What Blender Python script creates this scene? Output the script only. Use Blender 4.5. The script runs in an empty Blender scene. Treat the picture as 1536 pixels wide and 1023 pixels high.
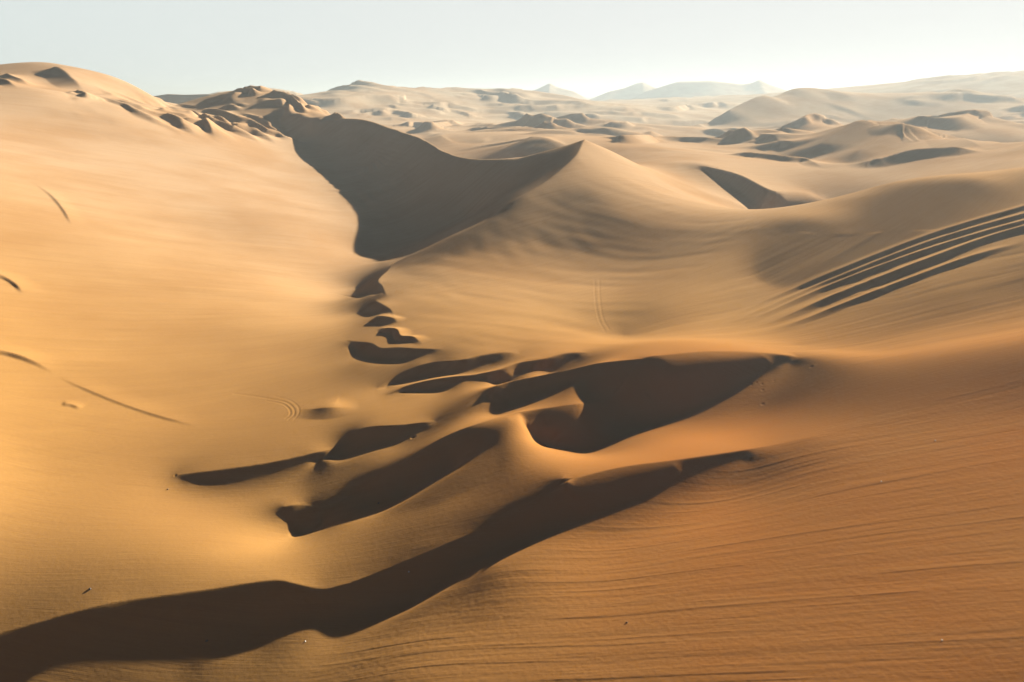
import bpy, bmesh, math, random, time
import numpy as np
T0 = time.time()
R = math.radians
# ------------------------------------------------------------------ camera, world, sun, exposure
FPX, W0, H0 = 1195.0, 1536, 1023
PITCH = R(17.25)
CAMZ = 120.0
SUN_AZ, SUN_EL = R(43), R(20.5)          # azimuth clockwise from the view direction (+Y)
scene = bpy.context.scene
SKY_STRENGTH = .0005; DUST_FAR = (0.142, 0.155, 0.152, 1); DUST_SUN = (0.155, 0.158, 0.155, 1); EXPO = 2.35
HAZE_COL = (0.348, 0.404, 0.435, 1); HAZE_D = 1.45e-4; HAZE_G = 0.25
SAND_NEAR = (0.261, 0.142, 0.0435, 1); SAND_HAZED = (0.287, 0.198, 0.121, 1); SAND_HAZED_FAR = (0.304, 0.244, 0.17, 1); SAND_DARK = (0.187, 0.0938, 0.0304, 1); SAND_RED = (0.191, 0.0726, 0.0167, 1)
cam_data = bpy.data.cameras.new('camera'); cam = bpy.data.objects.new('camera', cam_data)
scene.collection.objects.link(cam); scene.camera = cam
cam_data.sensor_width = 36; cam_data.lens = 36*FPX/W0
cam_data.clip_start = 1; cam_data.clip_end = 200000
cam.location = (0, 0, CAMZ); cam.rotation_euler = (math.pi/2-PITCH, 0, 0)

world = bpy.data.worlds.new('World'); scene.world = world; world.use_nodes = True
nt = world.node_tree; nt.nodes.clear()
def wn(kind, **kw):
    n = nt.nodes.new(kind)
    for k, v in kw.items(): setattr(n, k, v)
    return n
def wmath(op, a, b=None, clamp=False):
    n = wn('ShaderNodeMath', operation=op, use_clamp=clamp)
    for i, v in enumerate((a, b)):
        if v is None: continue
        if isinstance(v, (int, float)): n.inputs[i].default_value = v
        else: nt.links.new(v, n.inputs[i])
    return n.outputs[0]
sky = wn('ShaderNodeTexSky', sky_type='NISHITA', sun_disc=False)
sky.sun_elevation = SUN_EL; sky.sun_rotation = SUN_AZ
sky.altitude = 0; sky.air_density = 1.0; sky.dust_density = 0.6; sky.ozone_density = 2.0
bg = wn('ShaderNodeBackground'); bg.inputs['Strength'].default_value = SKY_STRENGTH
nt.links.new(sky.outputs[0], bg.inputs[0])
# the bright dust layer that lies along the horizon, whiter towards the sun
tc = wn('ShaderNodeTexCoord'); sep = wn('ShaderNodeSeparateXYZ'); nt.links.new(tc.outputs['Generated'], sep.inputs[0])
elev = wmath('ABSOLUTE', sep.outputs[2])
band = wn('ShaderNodeMapRange', interpolation_type='SMOOTHERSTEP'); nt.links.new(elev, band.inputs[0])
for i, v in zip((1, 2, 3, 4), (.102, .13, 1.0, 0.0)): band.inputs[i].default_value = v
dx = wmath('MULTIPLY', sep.outputs[0], math.sin(SUN_AZ)); dy = wmath('MULTIPLY', sep.outputs[1], math.cos(SUN_AZ))
sunward = wn('ShaderNodeMapRange', interpolation_type='SMOOTHSTEP'); nt.links.new(wmath('ADD', dx, dy), sunward.inputs[0])
for i, v in zip((1, 2, 3, 4), (.1, 1.0, 0.0, 1.0)): sunward.inputs[i].default_value = v
mix = wn('ShaderNodeMix', data_type='RGBA'); nt.links.new(sunward.outputs[0], mix.inputs[0])
mix.inputs[6].default_value = DUST_FAR; mix.inputs[7].default_value = DUST_SUN
bg2 = wn('ShaderNodeBackground'); nt.links.new(mix.outputs[2], bg2.inputs[0]); nt.links.new(band.outputs[0], bg2.inputs[1])
add = wn('ShaderNodeAddShader'); nt.links.new(bg.outputs[0], add.inputs[0]); nt.links.new(bg2.outputs[0], add.inputs[1])
wo = wn('ShaderNodeOutputWorld'); nt.links.new(add.outputs[0], wo.inputs[0])

sd = bpy.data.lights.new('sun', 'SUN'); sun = bpy.data.objects.new('sun', sd)
scene.collection.objects.link(sun)
sd.energy = 5.0; sd.angle = R(0.6); sd.color = (1.0, 0.90, 0.75)
from mathutils import Vector
SV = Vector((math.sin(SUN_AZ)*math.cos(SUN_EL), math.cos(SUN_AZ)*math.cos(SUN_EL), math.sin(SUN_EL)))
sun.rotation_euler = SV.to_track_quat('Z', 'Y').to_euler(); sun.location = SV*500
scene.view_settings.view_transform = 'Standard'; scene.view_settings.look = 'None'
scene.view_settings.gamma = 1; scene.view_settings.exposure = EXPO
scene.cycles.max_bounces = 4; scene.cycles.diffuse_bounces = 1; scene.cycles.volume_bounces = 0
#HEAD_END
# ------------------------------------------------------------------ terrain
def smooth(t): t = np.clip(t, 0, 1); return t*t*(3-2*t)
cp, sp = math.cos(PITCH), math.sin(PITCH)
SVA = np.array([SV.x, SV.y, SV.z])
CAMP = np.array([0, 0, CAMZ])
def ray(px, py):
    u = (px-W0/2)/FPX; v = (H0/2-py)/FPX
    return np.array([u, cp+v*sp, -sp+v*cp])           # x right, y forward, z up
def point(px, py, z):
    d = ray(px, py)
    return CAMP+d*(-z if z < -100 else (z-CAMZ)/d[2])      # z below -100 means a depth instead of a height
def depth(px, py, z): return -z if z < -100 else (z-CAMZ)/ray(px, py)[2]
dsun = SVA[1]*cp-SVA[2]*sp
SUNPX = (W0/2+FPX*SVA[0]/dsun, H0/2-FPX*(SVA[1]*sp+SVA[2]*cp)/dsun)
QUAL = 1.0; BASEW = 1.0; KB = 8; KC = 8; LAM = 3e-5; PW = 1.0; TAU = 2e-4
LEVELS = [(16, 1200), (8, 1000), (4, 600), (4, 400), (4, 400), (2, 250), (1, 60)]; FILLF = .8; WFILL = .01
def SC(py): return 1.0
FORE = (20, 172, 19.8, .17, .02)
BASE = [
 # left big slope
 (0,131,-740),(0,250,-474),(0,190,-610),(100,195,-650),(0,400,-340),(0,550,34),(0,700,21.5),(0,860,11.3),(290,790,12.8),(-150,400,-304),(-150,700,-200),
 (200,156,-861),(200,200,-702),(200,300,-492),(200,400,-380),(200,500,30),(200,600,22.5),(200,700,17),(180,830,12.6),
 (400,215,-860),(400,280,-640),(400,350,-505),(400,430,-405),(400,510,24),(380,600,19),(300,200,-800),(300,250,-650),
 (470,330,-520),(490,415,-428),(480,470,25),(480,500,24),(480,560,21),(470,605,19),(330,640,16),
 (620,612,24.2),(680,605,26.3),(540,620,22),(560,688,18.5),(620,655,23.5),(650,650,25),(480,735,12.6),(400,655,17.5),
 (600,785,17),(650,770,19.5),(700,745,21.5),(745,695,25),(550,815,14.8),(800,702,26),
 # bowl
 (640,420,31.5),(700,400,34.5),(640,480,29),(720,470,30.3),(800,500,32),(800,460,31),(800,420,32.5),(900,460,30.3),(900,420,32),(900,390,35.5),
 (860,345,44),(950,330,51),(1000,370,41),(1040,330,50),(1000,290,59),(930,250,72),(870,270,-503),(885,305,-470),(905,345,-440),(950,300,-462),(930,272,-503),(880,515,32),(1000,500,32),(1050,515,33),
 (1070,455,31),(1130,445,34),(1180,425,36.5),(1200,390,43),(1250,405,42.5),(1300,340,56),(1400,325,63),(1300,405,45.5),(1536,300,69),(1536,345,63),(1010,488,28),
 (1650,300,74),(1700,420,59),(1000,400,36.5),(950,440,31),
 (1120,500,32),(1250,470,38),(1400,415,49.5),(1536,385,57),(1250,510,37),(1400,470,43),(1400,497,39.5),(1400,518,38),(1536,440,50),(1536,470,45.5),(1536,496,43),(1300,530,34.5),(1640,455,49),
 # near slopes right
 (1300,568,38.9),(1300,607,'f'),(1400,552,42.6),(1400,597,'f'),(1536,528,47.6),(1536,577,'f'),(1215,570,35.6),
 (1150,700,'f'),(1250,660,'f'),(1400,640,'f'),(1300,720,'f'),(1536,620,'f'),(1536,700,'f'),(1700,650,'f'),(1000,790,'f'),(1200,780,'f'),(1400,800,'f'),(1536,820,'f'),(1700,800,'f'),
 (850,850,'f'),(1000,870,'f'),(1200,900,'f'),(1400,950,'f'),(1536,1000,'f'),(700,930,'f'),(800,980,'f'),(1000,1010,'f'),(600,1010,'f'),(1750,1000,'f'),(1250,1020,'f'),
 
 # beyond
 (1240,245,50),(1290,258,51),(1270,225,-840),(1330,235,60),(1400,245,-690),(1440,212,-1000),(1400,200,-1000),(1200,205,52),(1290,200,-980),(1120,187,-1870),(1170,180,-1900),(1210,165,-2000),(1300,170,-2000),(1330,268,-640),(1400,262,-640),(1500,245,-640),(1530,229,-625),(1480,262,-585),(690,230,-1000),(740,225,-980),(720,195,-1300),(690,205,52),(850,200,55),
 (120,135,-850),(0,118,-850),(200,150,-860),
 (1100,215,60),(1180,262,52),(1200,228,58),(1040,232,66),(960,215,66),(1280,262,50),(1000,190,55),(900,195,56),(800,190,58),(700,200,60),
]
FREE = [
 (700,2700,58),(1000,2800,66),(1350,2900,84),(500,2400,54),
 (-620,1000,140),(-420,930,112),(-600,1350,120),(-900,700,165),(-400,250,120),(-300,60,60),(0,60,5),(0,-100,5),(120,60,24),(250,60,48),(500,300,85),
 (800,600,100),(-300,-200,60),(300,-300,50),(0,-600,10),(1200,1000,100),
 (-1200,2200,60),(-500,1800,52),(0,1500,51),(500,1600,51),(900,1700,56),(0,2500,51),(1500,2500,80),(-800,3000,51),(800,3000,51),
 (0,5000,50),(-3000,5000,50),(3000,5000,110),(0,12000,46),(-8000,12000,30),(8000,10000,170),(5000,8000,150),(0,30000,30),(-20000,20000,30),(20000,20000,150),
 (0,-5000,20),(-8000,0,60),(8000,0,120),(0,-30000,30),(2500,12000,60),
]
LINES = [
 dict(name='h1', v=[(325,142,-2900),(355,136,-3000),(385,131,-3050),(415,134,-3000),(450,142,-2900)], back=[(150,-15),(400,-40)]),
 dict(name='h2', v=[(470,142,-2500),(505,135,-2600),(545,125,-2700),(575,131,-2700),(620,135,-2800),(700,137,-3000)], back=[(150,-18),(400,-45)]),
 dict(name='hummocks', v=[(235,160,-930),(300,155,-1060),(345,152,-1120),(405,145,-1150),(440,158,-1090),(480,170,-980),(508,177,-905)], crease=False, w=1, back=[(70,-14),(160,-34)]),
 dict(name='farright', v=[(1230,138,-3300),(1300,131,-3300),(1400,120,-3200),(1536,111,-3000),(1700,104,-2900)], crease=False, w=1),
 dict(name='hill', v=[(-120,108,-1000),(0,101,-1000),(40,99,-1000),(90,101,-1000),(130,112,-990),(180,128,-980),(240,149,-960)], crease=False, w=1),
 dict(name='skyline', v=[(-120,126,-700),(0,131,-700),(60,138,-700),(120,150,-715),(180,162,-730),(240,176,-760),(300,184,-790),(370,196,-850),(425,207,-890)], crease=False, w=1),
 dict(name='S1a', v=[(1205,243,-830),(1240,217,-865),(1275,195,-895),(1305,180,-905)]),
 dict(name='S1b', v=[(1305,180,-905),(1340,190,-900),(1400,205,-890),(1450,218,-875),(1490,229,-850)], back=[(50,-13),(110,-26)]),
 dict(name='S1c', v=[(1350,199,-845),(1320,215,-815),(1290,232,-785),(1265,251,-750)]),
 dict(name='S2', v=[(1160,210,-1220),(1190,194,-1280),(1225,178,-1320),(1262,190,-1300)], back=[(60,-14),(140,-26)]),
 dict(name='S3', v=[(1340,177,-1300),(1400,187,-1270),(1440,186,-1230),(1460,176,-1220),(1500,185,-1150),(1560,200,-1100)], back=[(80,-12),(180,-22)]),
 dict(name='B1', v=[(1075,186,-1850),(1105,168,-1930),(1140,152,-2000),(1180,139,-2080),(1215,135,-2150),(1260,137,-2250),(1310,140,-2350)], back=[(160,-35),(380,-66)]),
 dict(name='D1', v=[(1265,247,-730),(1314,249,-715),(1366,235,-720),(1420,231,-715),(1481,228,-700)]),
 dict(name='R2', v=[(1380,270,-585),(1440,248,-630),(1500,229,-655),(1540,217,-670),(1620,200,-690)]),
 dict(name='R3', v=[(1450,266,-555),(1490,252,-575),(1536,237,-590),(1620,222,-600)]),
 dict(name='G1', v=[(662,203,-1150),(690,215,-1100),(745,214,-1080),(790,207,-1060)]),
 dict(name='G2', v=[(797,205,-900),(820,207,-880),(850,217,-860)]),

 dict(name='rr', v=[(935,503,29),(955,487,31),(1000,457,35),(1060,412,40.5),(1110,378,46.3),(1150,356,51.4),(1167,348,53.5),(1209,327,59),(1250,309,62.5),(1297,292,67.5),(1335,275,72.5),(1384,271,75.5),(1454,269,77.5),(1536,263,79.5),(1700,250,86)], crease=False, w=2),
 dict(name='nr', v=[(1195,535,35.7),(1300,545,39.2),(1400,530,43),(1536,505,48),(1700,455,54.5)], crease=False, back=[(20,-2)]),
 dict(name='k3r', v=[(778,618,30.5),(785,640,29),(787,660,28),(800,685,27.2),(820,705,27.5),(850,722,28.4)], crease=False, w=1),
 dict(name='K0b', v=[(877,209,-562),(862,235,-525),(817,273,-488),(767,303,-468),(717,337,-463),(673,360,-462),(640,373,-464),(613,385,-464),(592,394,-462)]),
]
CRESTS = [
 dict(name='K1', v=[(-150,985,5),(0,949,6.8),(133,912,9.3),(199,899,10),(310,884,11),(407,870,12),(443,875,12),(478,882,11.6),(509,879,12),(575,855,14),(680,811,18.5),(760,777,21.8),(801,755,24.3),(844,725,27.6),(868,716,28.5),(935,700,29.2),(1026,688,29),(1140,671,28.6),(1220,655,31)],
   e=[(-120,1130),(-60,1095),(0,1060),(35,1023),(58,1010),(88,1000),(128,994),(210,993),(292,993),(336,987),(390,972),(420,958),(465,945),(509,957),(600,920),(690,870),(850,790),(970,740),(1010,722),(1100,688),(1136,673)]),
 dict(name='K2', v=[(426,760,11.6),(438,758,11.8),(457,757,11.7),(478,760,11.6),(505,753,12.2),(537,737,13.9),(577,711,18),(641,669,24.3),(687,646,27.7),(732,631,29.7),(778,618,30.5)],
   e=[(430,776),(433,794),(441,803),(457,801),(524,783),(577,765),(640,733),(709,689),(755,659),(770,645)]),
 dict(name='K3', v=[(778,618,30.5),(805,614,30.5),(860,606,31.3),(886,604,30.6),(905,598,30.6),(922,589,32),(941,565,36),(965,538,40),(1000,532,40.8),(1060,527,40.5),(1130,528,38.5),(1193,534,35.7)],
   e=[(790,640),(803,662),(820,670),(840,675),(874,678),(898,671),(934,656),(1019,623),(1091,585),(1170,545),(1182,539)]),
 dict(name='K4', v=[(735,583,31),(744,579,31.8),(766,572,32.5),(812,563,34.2),(846,556,35.7),(900,544,38),(965,538,40)],
   e=[(743,588),(736,602),(734,618),(745,622),(760,618),(789,609),(823,596),(857,580)]),
 dict(name='K5', v=[(565,582,21),(596,562,23.5),(630,548,26),(653,543,27),(691,540,29),(721,533,30),(755,528,30.5),(780,530,30.5)],
   e=[(575,579),(600,577),(650,567),(690,560),(720,548),(740,537)]),
 dict(name='K6', v=[(580,592,21.5),(607,580,23.5),(641,571,25.5),(678,565,27.5),(709,562,29),(746,555,30.5),(778,544,31.5),(812,539,32.5),(846,530,33),(880,528,33)],
   e=[(600,590),(650,590),(670,586),(685,578),(700,572),(735,573),(760,570),(800,557),(840,545),(865,533)]),
 dict(name='K7', v=[(258,713,14),(310,707,15),(390,696,16),(470,680,17),(500,671,17.3),(520,657,18.8),(540,644,21),(565,639,22.3),(604,637,23.3),(652,632,24)],
   e=[(270,718),(280,722),(300,728),(340,726),(400,712),(465,692),(490,690),(515,690),(560,677),(600,665),(635,643)]),
 dict(name='K8', v=[(518,508,24),(533,512,25),(558,515,26.5),(572,522,27),(600,521,28),(633,523,28.5),(665,523,29)],
   e=[(522,522),(530,537),(558,545),(600,546),(625,538),(650,527)]),
 dict(name='K9', v=[(592,394,-460),(583,405,29.5),(568,420,30),(573,428,29.7),(580,442,29)],
   e=[(560,412),(542,427),(530,442),(538,447),(558,442)]),
 dict(name='K10', v=[(563,450,27),(575,457,29.3),(587,465,29.3),(592,477,28.5)],
   e=[(545,450),(537,460),(535,470),(550,476),(575,470)]),
 dict(name='K0', v=[(430,200,-896),(470,185,-896),(515,178,-886),(550,180,-864),(587,192,-821),(633,208,-756),(667,227,-691),(700,237,-637),(733,239,-610),(777,237,-594),(810,229,-583),(850,218,-572),(877,209,-562)],
   e=[(438,208),(448,233),(480,260),(510,290),(537,327),(530,370),(540,383),(567,392)], back=[(60,-15),(120,-32)], backx=570, foot=.4, slope=.6, poly=[(430,200),(470,185),(515,178),(550,180),(587,192),(633,208),(667,227),(700,237),(733,239),(777,237),(810,229),(850,218),(877,209),(862,235),(817,273),(767,303),(717,337),(673,360),(640,373),(613,385),(592,394),(567,392),(540,383),(530,370),(537,327),(510,290),(480,260),(448,233),(438,208)]),
 dict(name='K13', v=[(1040,249,63),(1070,252,62),(1110,262,58),(1160,285,50),(1209,287,46),(1237,299,42),(1260,309,39)],
   e=[(1047,252),(1087,285),(1122,313),(1136,331),(1164,339),(1181,336)]),
 dict(name='K14', v=[(1078,231,60),(1130,236,58),(1180,242,58),(1235,254,56)]),
]
DARK = [[(860,578),(862,608),(905,600),(941,567),(968,536),(900,542)], [(877,205),(862,235),(800,290),(860,290),(930,275),(930,240)]]
FARCLEAR = [[(430,178),(515,172),(600,185),(700,228),(800,222),(877,203),(960,240),(1040,245),(1260,310),(1400,268),(1600,262),(1600,1100),(-200,1100),(-200,60),(240,140)],
            [(1200,262),(1195,225),(1290,175),(1320,172),(1500,225),(1600,262),(1400,275),(1290,300)],
            [(1050,196),(1105,150),(1140,100),(1370,100),(1350,165),(1250,172),(1180,192)]]
FACE = [(440,205),(515,185),(600,200),(700,242),(860,222),(760,300),(640,368),(575,390),(535,380),(540,330),(480,262)]
LUMPS = [(90,138),(235,145),(330,120),(430,120),(500,160),(520,177),(470,190),(440,208),(330,206),(230,186),(120,165)]
LEFTSLOPE = [(-300,125),(0,135),(240,185),(430,225),(520,330),(520,420),(500,520),(380,640),(200,700),(0,760),(-300,900)]
BOWL = [(600,395),(720,350),(820,300),(900,260),(1040,260),(1150,345),(1000,430),(940,490),(940,520),(700,520),(600,470)]
FORE_AREA = [(520,975),(700,885),(860,800),(1010,735),(1160,680),(1300,625),(1700,530),(1900,1200),(300,1200),(460,1020)]
FLANK = [(950,500),(1150,370),(1335,285),(1640,275),(1640,500),(1400,528),(1300,540),(1210,532),(1090,510)]
FEATS = [
 dict(v=[(860,196),(885,200),(905,199),(925,203)], A=6, Lw=60, Lf=12), dict(v=[(1000,183),(1025,186),(1050,184),(1080,188)], A=7, Lw=70, Lf=14),
 dict(v=[(655,172),(668,166),(690,170),(712,176)], A=7, Lw=70, Lf=14), dict(v=[(980,150),(1010,152),(1050,150)], A=9, Lw=120, Lf=26),
 dict(v=[(870,168),(900,170),(935,168)], A=6, Lw=80, Lf=15), dict(v=[(600,186),(640,190),(672,188),(700,182)], A=9, Lw=80, Lf=18),
 dict(v=[(1085,231),(1120,235),(1165,240),(1215,247),(1240,254)], A=5, Lw=45, Lf=11), dict(v=[(1110,213),(1140,210),(1175,214)], A=5, Lw=50, Lf=11),
 dict(v=[(571,490),(578,496),(590,497),(597,500),(601,508),(612,509),(622,510),(636,517)], A=1.5, Lw=6, Lf=2.4, taper=(.2,.3)),
 dict(v=[(-30,119),(0,124),(14,128),(28,133)], A=5, Lw=30, Lf=9, taper=(0,.3)), dict(v=[(4,112),(18,120),(45,129)], A=5, Lw=30, Lf=9),
 dict(v=[(72,103),(98,117),(111,129),(128,139)], A=8, Lw=70, Lf=22), dict(v=[(112,138),(122,141),(134,146)], A=3.5, Lw=25, Lf=6),
 dict(v=[(1205,243),(1240,217),(1275,195),(1305,180)], A=7, Lw=70, Lf=42), dict(v=[(1268,251),(1290,232),(1320,215),(1350,199),(1372,205)], A=5, Lw=70, Lf=30),
 dict(v=[(1305,181),(1340,190),(1400,205),(1450,218),(1490,229)], A=6, Lw=60, Lf=34), dict(v=[(1077,187),(1105,169),(1140,153),(1160,146)], A=15, Lw=190, Lf=90),
 dict(v=[(1160,208),(1190,194),(1225,179),(1240,183)], A=10, Lw=80, Lf=40), dict(v=[(1265,247),(1314,249),(1366,236),(1420,232),(1481,229)], A=7, Lw=50, Lf=20),
 dict(v=[(1345,178),(1400,187),(1440,186),(1460,177),(1500,185)], A=10, Lw=90, Lf=30), dict(v=[(1180,143),(1215,138),(1250,142),(1290,152)], A=9, Lw=160, Lf=70),

 dict(v=[(770,177),(785,179),(805,187),(822,192),(846,191)], A=9, Lw=70, Lf=17), dict(v=[(846,190),(852,181),(868,177),(890,177),(906,179)], A=9, Lw=80, Lf=17),
 dict(v=[(905,187),(918,190),(935,190),(950,185)], A=8, Lw=70, Lf=15), dict(v=[(916,211),(930,213),(955,213),(975,212),(990,212)], A=8, Lw=60, Lf=14),
 dict(v=[(1050,194),(1075,200),(1100,205),(1140,203)], A=8, Lw=70, Lf=16), dict(v=[(560,173),(585,170),(610,173),(630,178)], A=10, Lw=90, Lf=20),
 dict(v=[(640,161),(668,158),(690,163),(720,168)], A=9, Lw=80, Lf=18), dict(v=[(700,171),(722,168),(760,170),(800,175)], A=7, Lw=70, Lf=16),
 dict(v=[(480,160),(520,156),(560,152),(620,153)], A=18, Lw=200, Lf=45),
 dict(v=[(985,163),(1010,166),(1030,162),(1048,167)], A=12, Lw=120, Lf=26), dict(v=[(1060,160),(1080,158),(1095,164)], A=14, Lw=140, Lf=30),
 dict(v=[(720,148),(745,150),(790,149)], A=14, Lw=160, Lf=40), dict(v=[(820,160),(850,162),(900,160)], A=9, Lw=110, Lf=24),
 dict(v=[(960,172),(990,174),(1030,178)], A=8, Lw=90, Lf=18), dict(v=[(1400,150),(1440,147),(1480,151),(1536,150)], A=14, Lw=150, Lf=34),
 dict(v=[(1150,225),(1170,219),(1195,221)], A=6, Lw=50, Lf=11),

 # ribs on the right-hand flank
 dict(v=[(1050,494),(1085,480),(1250,410),(1400,352),(1540,310),(1640,282)], A=1.0, Lw=5, Lf=2.6, taper=(.35,0)), dict(v=[(1062,498),(1096,485),(1260,417),(1400,363),(1540,322),(1640,295)], A=1.25, Lw=5, Lf=2.8, taper=(.35,0)),
 dict(v=[(1075,502),(1105,490),(1260,425),(1400,374),(1540,333),(1640,307)], A=1.5, Lw=6, Lf=3, taper=(.35,0)),
 dict(v=[(1130,494),(1200,468),(1290,432),(1400,390),(1470,364),(1540,343),(1640,318)], A=2.0, Lw=8, Lf=3.8, taper=(.25,0)),
 dict(v=[(1150,498),(1220,476),(1320,438),(1400,408),(1480,380),(1560,356)], A=1.6, Lw=6, Lf=3.4, taper=(.3,.3)),
 # small scarps on the left slope
 dict(v=[(-40,402),(0,415),(18,424),(30,434),(34,441)], A=.9, Lw=10, Lf=1.4, taper=(.02,.15)),
 dict(v=[(45,270),(75,292),(95,315),(108,338)], A=.7, Lw=9, Lf=1.3, taper=(.6,.2)),
 dict(v=[(-40,527),(0,530),(30,537),(60,548),(85,562)], A=1.1, Lw=10, Lf=1.4, taper=(.02,.5)),
 dict(v=[(85,562),(115,578),(180,605),(240,625),(300,640)], A=.35, Lw=9, Lf=1.1),
 dict(v=[(92,607),(106,608),(122,613)], A=.5, Lw=4, Lf=1.2),
 # low swell, dimple and squiggle in the valley
 dict(v=[(445,612),(470,617),(500,617),(540,609)], A=1.5, Lw=14, Lf=6, sharp=0, taper=(.5,.5)),
 dict(v=[(556,480),(575,479),(600,484)], A=1.4, Lw=6, Lf=4, sharp=.2),
]
DENTS = [(1127,577,.5,.18),(1135,574,.45,.15),(1143,576,.5,.16),(1161,571,.4,.14),(1144,585,.5,.18),(1144,606,.6,.2),(620,656,.8,.3),(1021,524,.4,.15),(1061,520,.4,.15),(1217,550,.7,.2),(263,713,.5,.2)]
GROOVES = [
 ([(405,598),(428,603),(440,612),(441,622),(432,630)], .09, .4), ([(400,601),(424,606),(434,614),(435,622),(428,628)], .09, .4),
 ([(412,594),(434,600),(447,610),(448,621),(440,631)], .06, .4), ([(350,590),(380,594),(405,598)], .12, .4),
 ([(892,420),(893,450),(898,478),(908,498)], .06, .5), ([(899,418),(900,450),(905,478),(914,494)], .06, .5),
 ([(300,394),(400,420),(480,436),(530,446)], .15, .8),
]
# ------------------------------------------------------------------ detail laid on the solved ground
_rng = np.random.RandomState(7); _perm = _rng.permutation(512); _ang = _rng.rand(512)*2*math.pi
_gx, _gy = np.cos(_ang), np.sin(_ang)
def pn(x, y, seed=0):
    """gradient noise, about -0.7..0.7"""
    xi = np.floor(x).astype(np.int64); yi = np.floor(y).astype(np.int64); fx, fy = x-xi, y-yi
    u = fx*fx*fx*(fx*(fx*6-15)+10); v = fy*fy*fy*(fy*(fy*6-15)+10)
    def g(i, j, dx, dy):
        h = _perm[(_perm[(i+seed*17) & 511]+j) & 511]; return _gx[h]*dx+_gy[h]*dy
    a = g(xi, yi, fx, fy); b = g(xi+1, yi, fx-1, fy); c = g(xi, yi+1, fx, fy-1); d = g(xi+1, yi+1, fx-1, fy-1)
    return (a+(b-a)*u)*(1-v)+(c+(d-c)*u)*v
def fbm(x, y, n=3, seed=0, gain=.5):
    s = 0; a = 1
    for k in range(n): s = s+a*pn(x*2**k, y*2**k, seed+k*5); a *= gain
    return s
def blur(m, n, ax):
    for _ in range(2):
        c = np.cumsum(np.concatenate([np.repeat(m.take([0], ax), n+1, ax), m, np.repeat(m.take([-1], ax), n, ax)], ax), ax)
        m = (c.take(range(2*n+1, c.shape[ax]), ax)-c.take(range(0, c.shape[ax]-2*n-1), ax))/(2*n+1)
    return m
def window(r0, r1, a0=-39.4, a1=39.4):
    i0, i1 = np.searchsorted(LR, [math.log(r0), math.log(r1)]); j0, j1 = np.searchsorted(AZ, [R(a0), R(a1)])
    return slice(i0, i1), slice(j0, j1)
def mask_of(sl, polys, soft):
    px, py = pixel_of(X[sl], Y[sl], Z[sl]); m = np.zeros(px.shape, bool)
    for p in polys: m |= inside(px, py, p)
    m = m.astype(np.float64); return blur(blur(m, soft, 0), soft, 1)
def hits(pxy):
    out = []
    t = np.exp(np.linspace(math.log(125), math.log(30000), 2500))
    for px, py in pxy:
        d = ray(px, py); P = CAMP[:, None]+d[:, None]*t
        fi = np.interp(np.log(np.hypot(P[0], P[1])), LR, np.arange(NR)); fj = np.interp(np.arctan2(P[0], P[1]), AZ, np.arange(NA))
        i = np.minimum(fi.astype(int), NR-2); j = np.minimum(fj.astype(int), NA-2); a, b = fi-i, fj-j
        z = Z[i, j]*(1-a)*(1-b)+Z[i+1, j]*a*(1-b)+Z[i, j+1]*(1-a)*b+Z[i+1, j+1]*a*b
        s = P[2]-z; k = np.nonzero(s < 0)[0]
        if not len(k) or k[0] == 0: continue
        k = k[0]; f = s[k-1]/(s[k-1]-s[k]); out.append(P[:2, k-1]*(1-f)+P[:2, k]*f)
    return np.array(out)
def profile(v, A, Lw, Lf, flip=False, sharp=.7, taper=(.25, .25), rise=0.0, pts=None):
    """an added small ridge: gentle back of length Lw, slip face of length Lf, on the camera side unless flip"""
    D = dense([(a, b) for a, b in v], 3.0) if pts is None else None
    xy = hits(D) if pts is None else pts
    if len(xy) < 2: return
    n = len(xy); rad = max(Lw, Lf)*1.05
    s = np.linspace(0, 1, n); amp = A*smooth(s/max(taper[0], 1e-3))*smooth((1-s)/max(taper[1], 1e-3))
    a = np.arctan2(xy[:, 0], xy[:, 1]); rr = np.hypot(xy[:, 0], xy[:, 1]); ra = (rad/rr).max()
    sl = window(max(60, rr.min()-rad), rr.max()+rad, math.degrees(a.min()-ra), math.degrees(a.max()+ra))
    x, y = X[sl].ravel(), Y[sl].ravel()
    if not x.size: return
    best = np.full(x.shape, 1e18); bi = np.zeros(x.shape, int)
    for k in range(n):
        d = (x-xy[k, 0])**2+(y-xy[k, 1])**2; m = d < best; best[m] = d[m]; bi[m] = k
    sel = best < (rad*1.1)**2; xs, ys, bi = x[sel], y[sel], bi[sel]
    bd = np.full(xs.shape, 1e18); bt = np.zeros(xs.shape); bs = np.zeros(xs.shape)
    for off in (-1, 0):
        k = np.clip(bi+off, 0, n-2); qx, qy = xy[k, 0], xy[k, 1]; dx, dy = xy[k+1, 0]-qx, xy[k+1, 1]-qy
        L2 = dx*dx+dy*dy+1e-9; t = np.clip(((xs-qx)*dx+(ys-qy)*dy)/L2, 0, 1)
        ex, ey = xs-qx-t*dx, ys-qy-t*dy; d = np.hypot(ex, ey); c = dy*(xs-qx)-dx*(ys-qy)
        m = d < bd; bd = np.where(m, d, bd); bt = np.where(m, k+t, bt); bs = np.where(m, np.where(c >= 0, 1, -1), bs)
    if flip: bs = -bs
    am = np.interp(bt, np.arange(n), amp)
    u = np.clip(bd/Lw, 0, 1); w = sharp*(1-u)**2+(1-sharp)*(1-smooth(u))
    v_ = np.clip(bd/Lf, 0, 1); f = 1-v_*(1+.25*(1-v_))
    dz = am*np.where(bs > 0, f, w); q = Z[sl].ravel(); q[sel] += dz; Z[sl] = q.reshape(Z[sl].shape)
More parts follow.
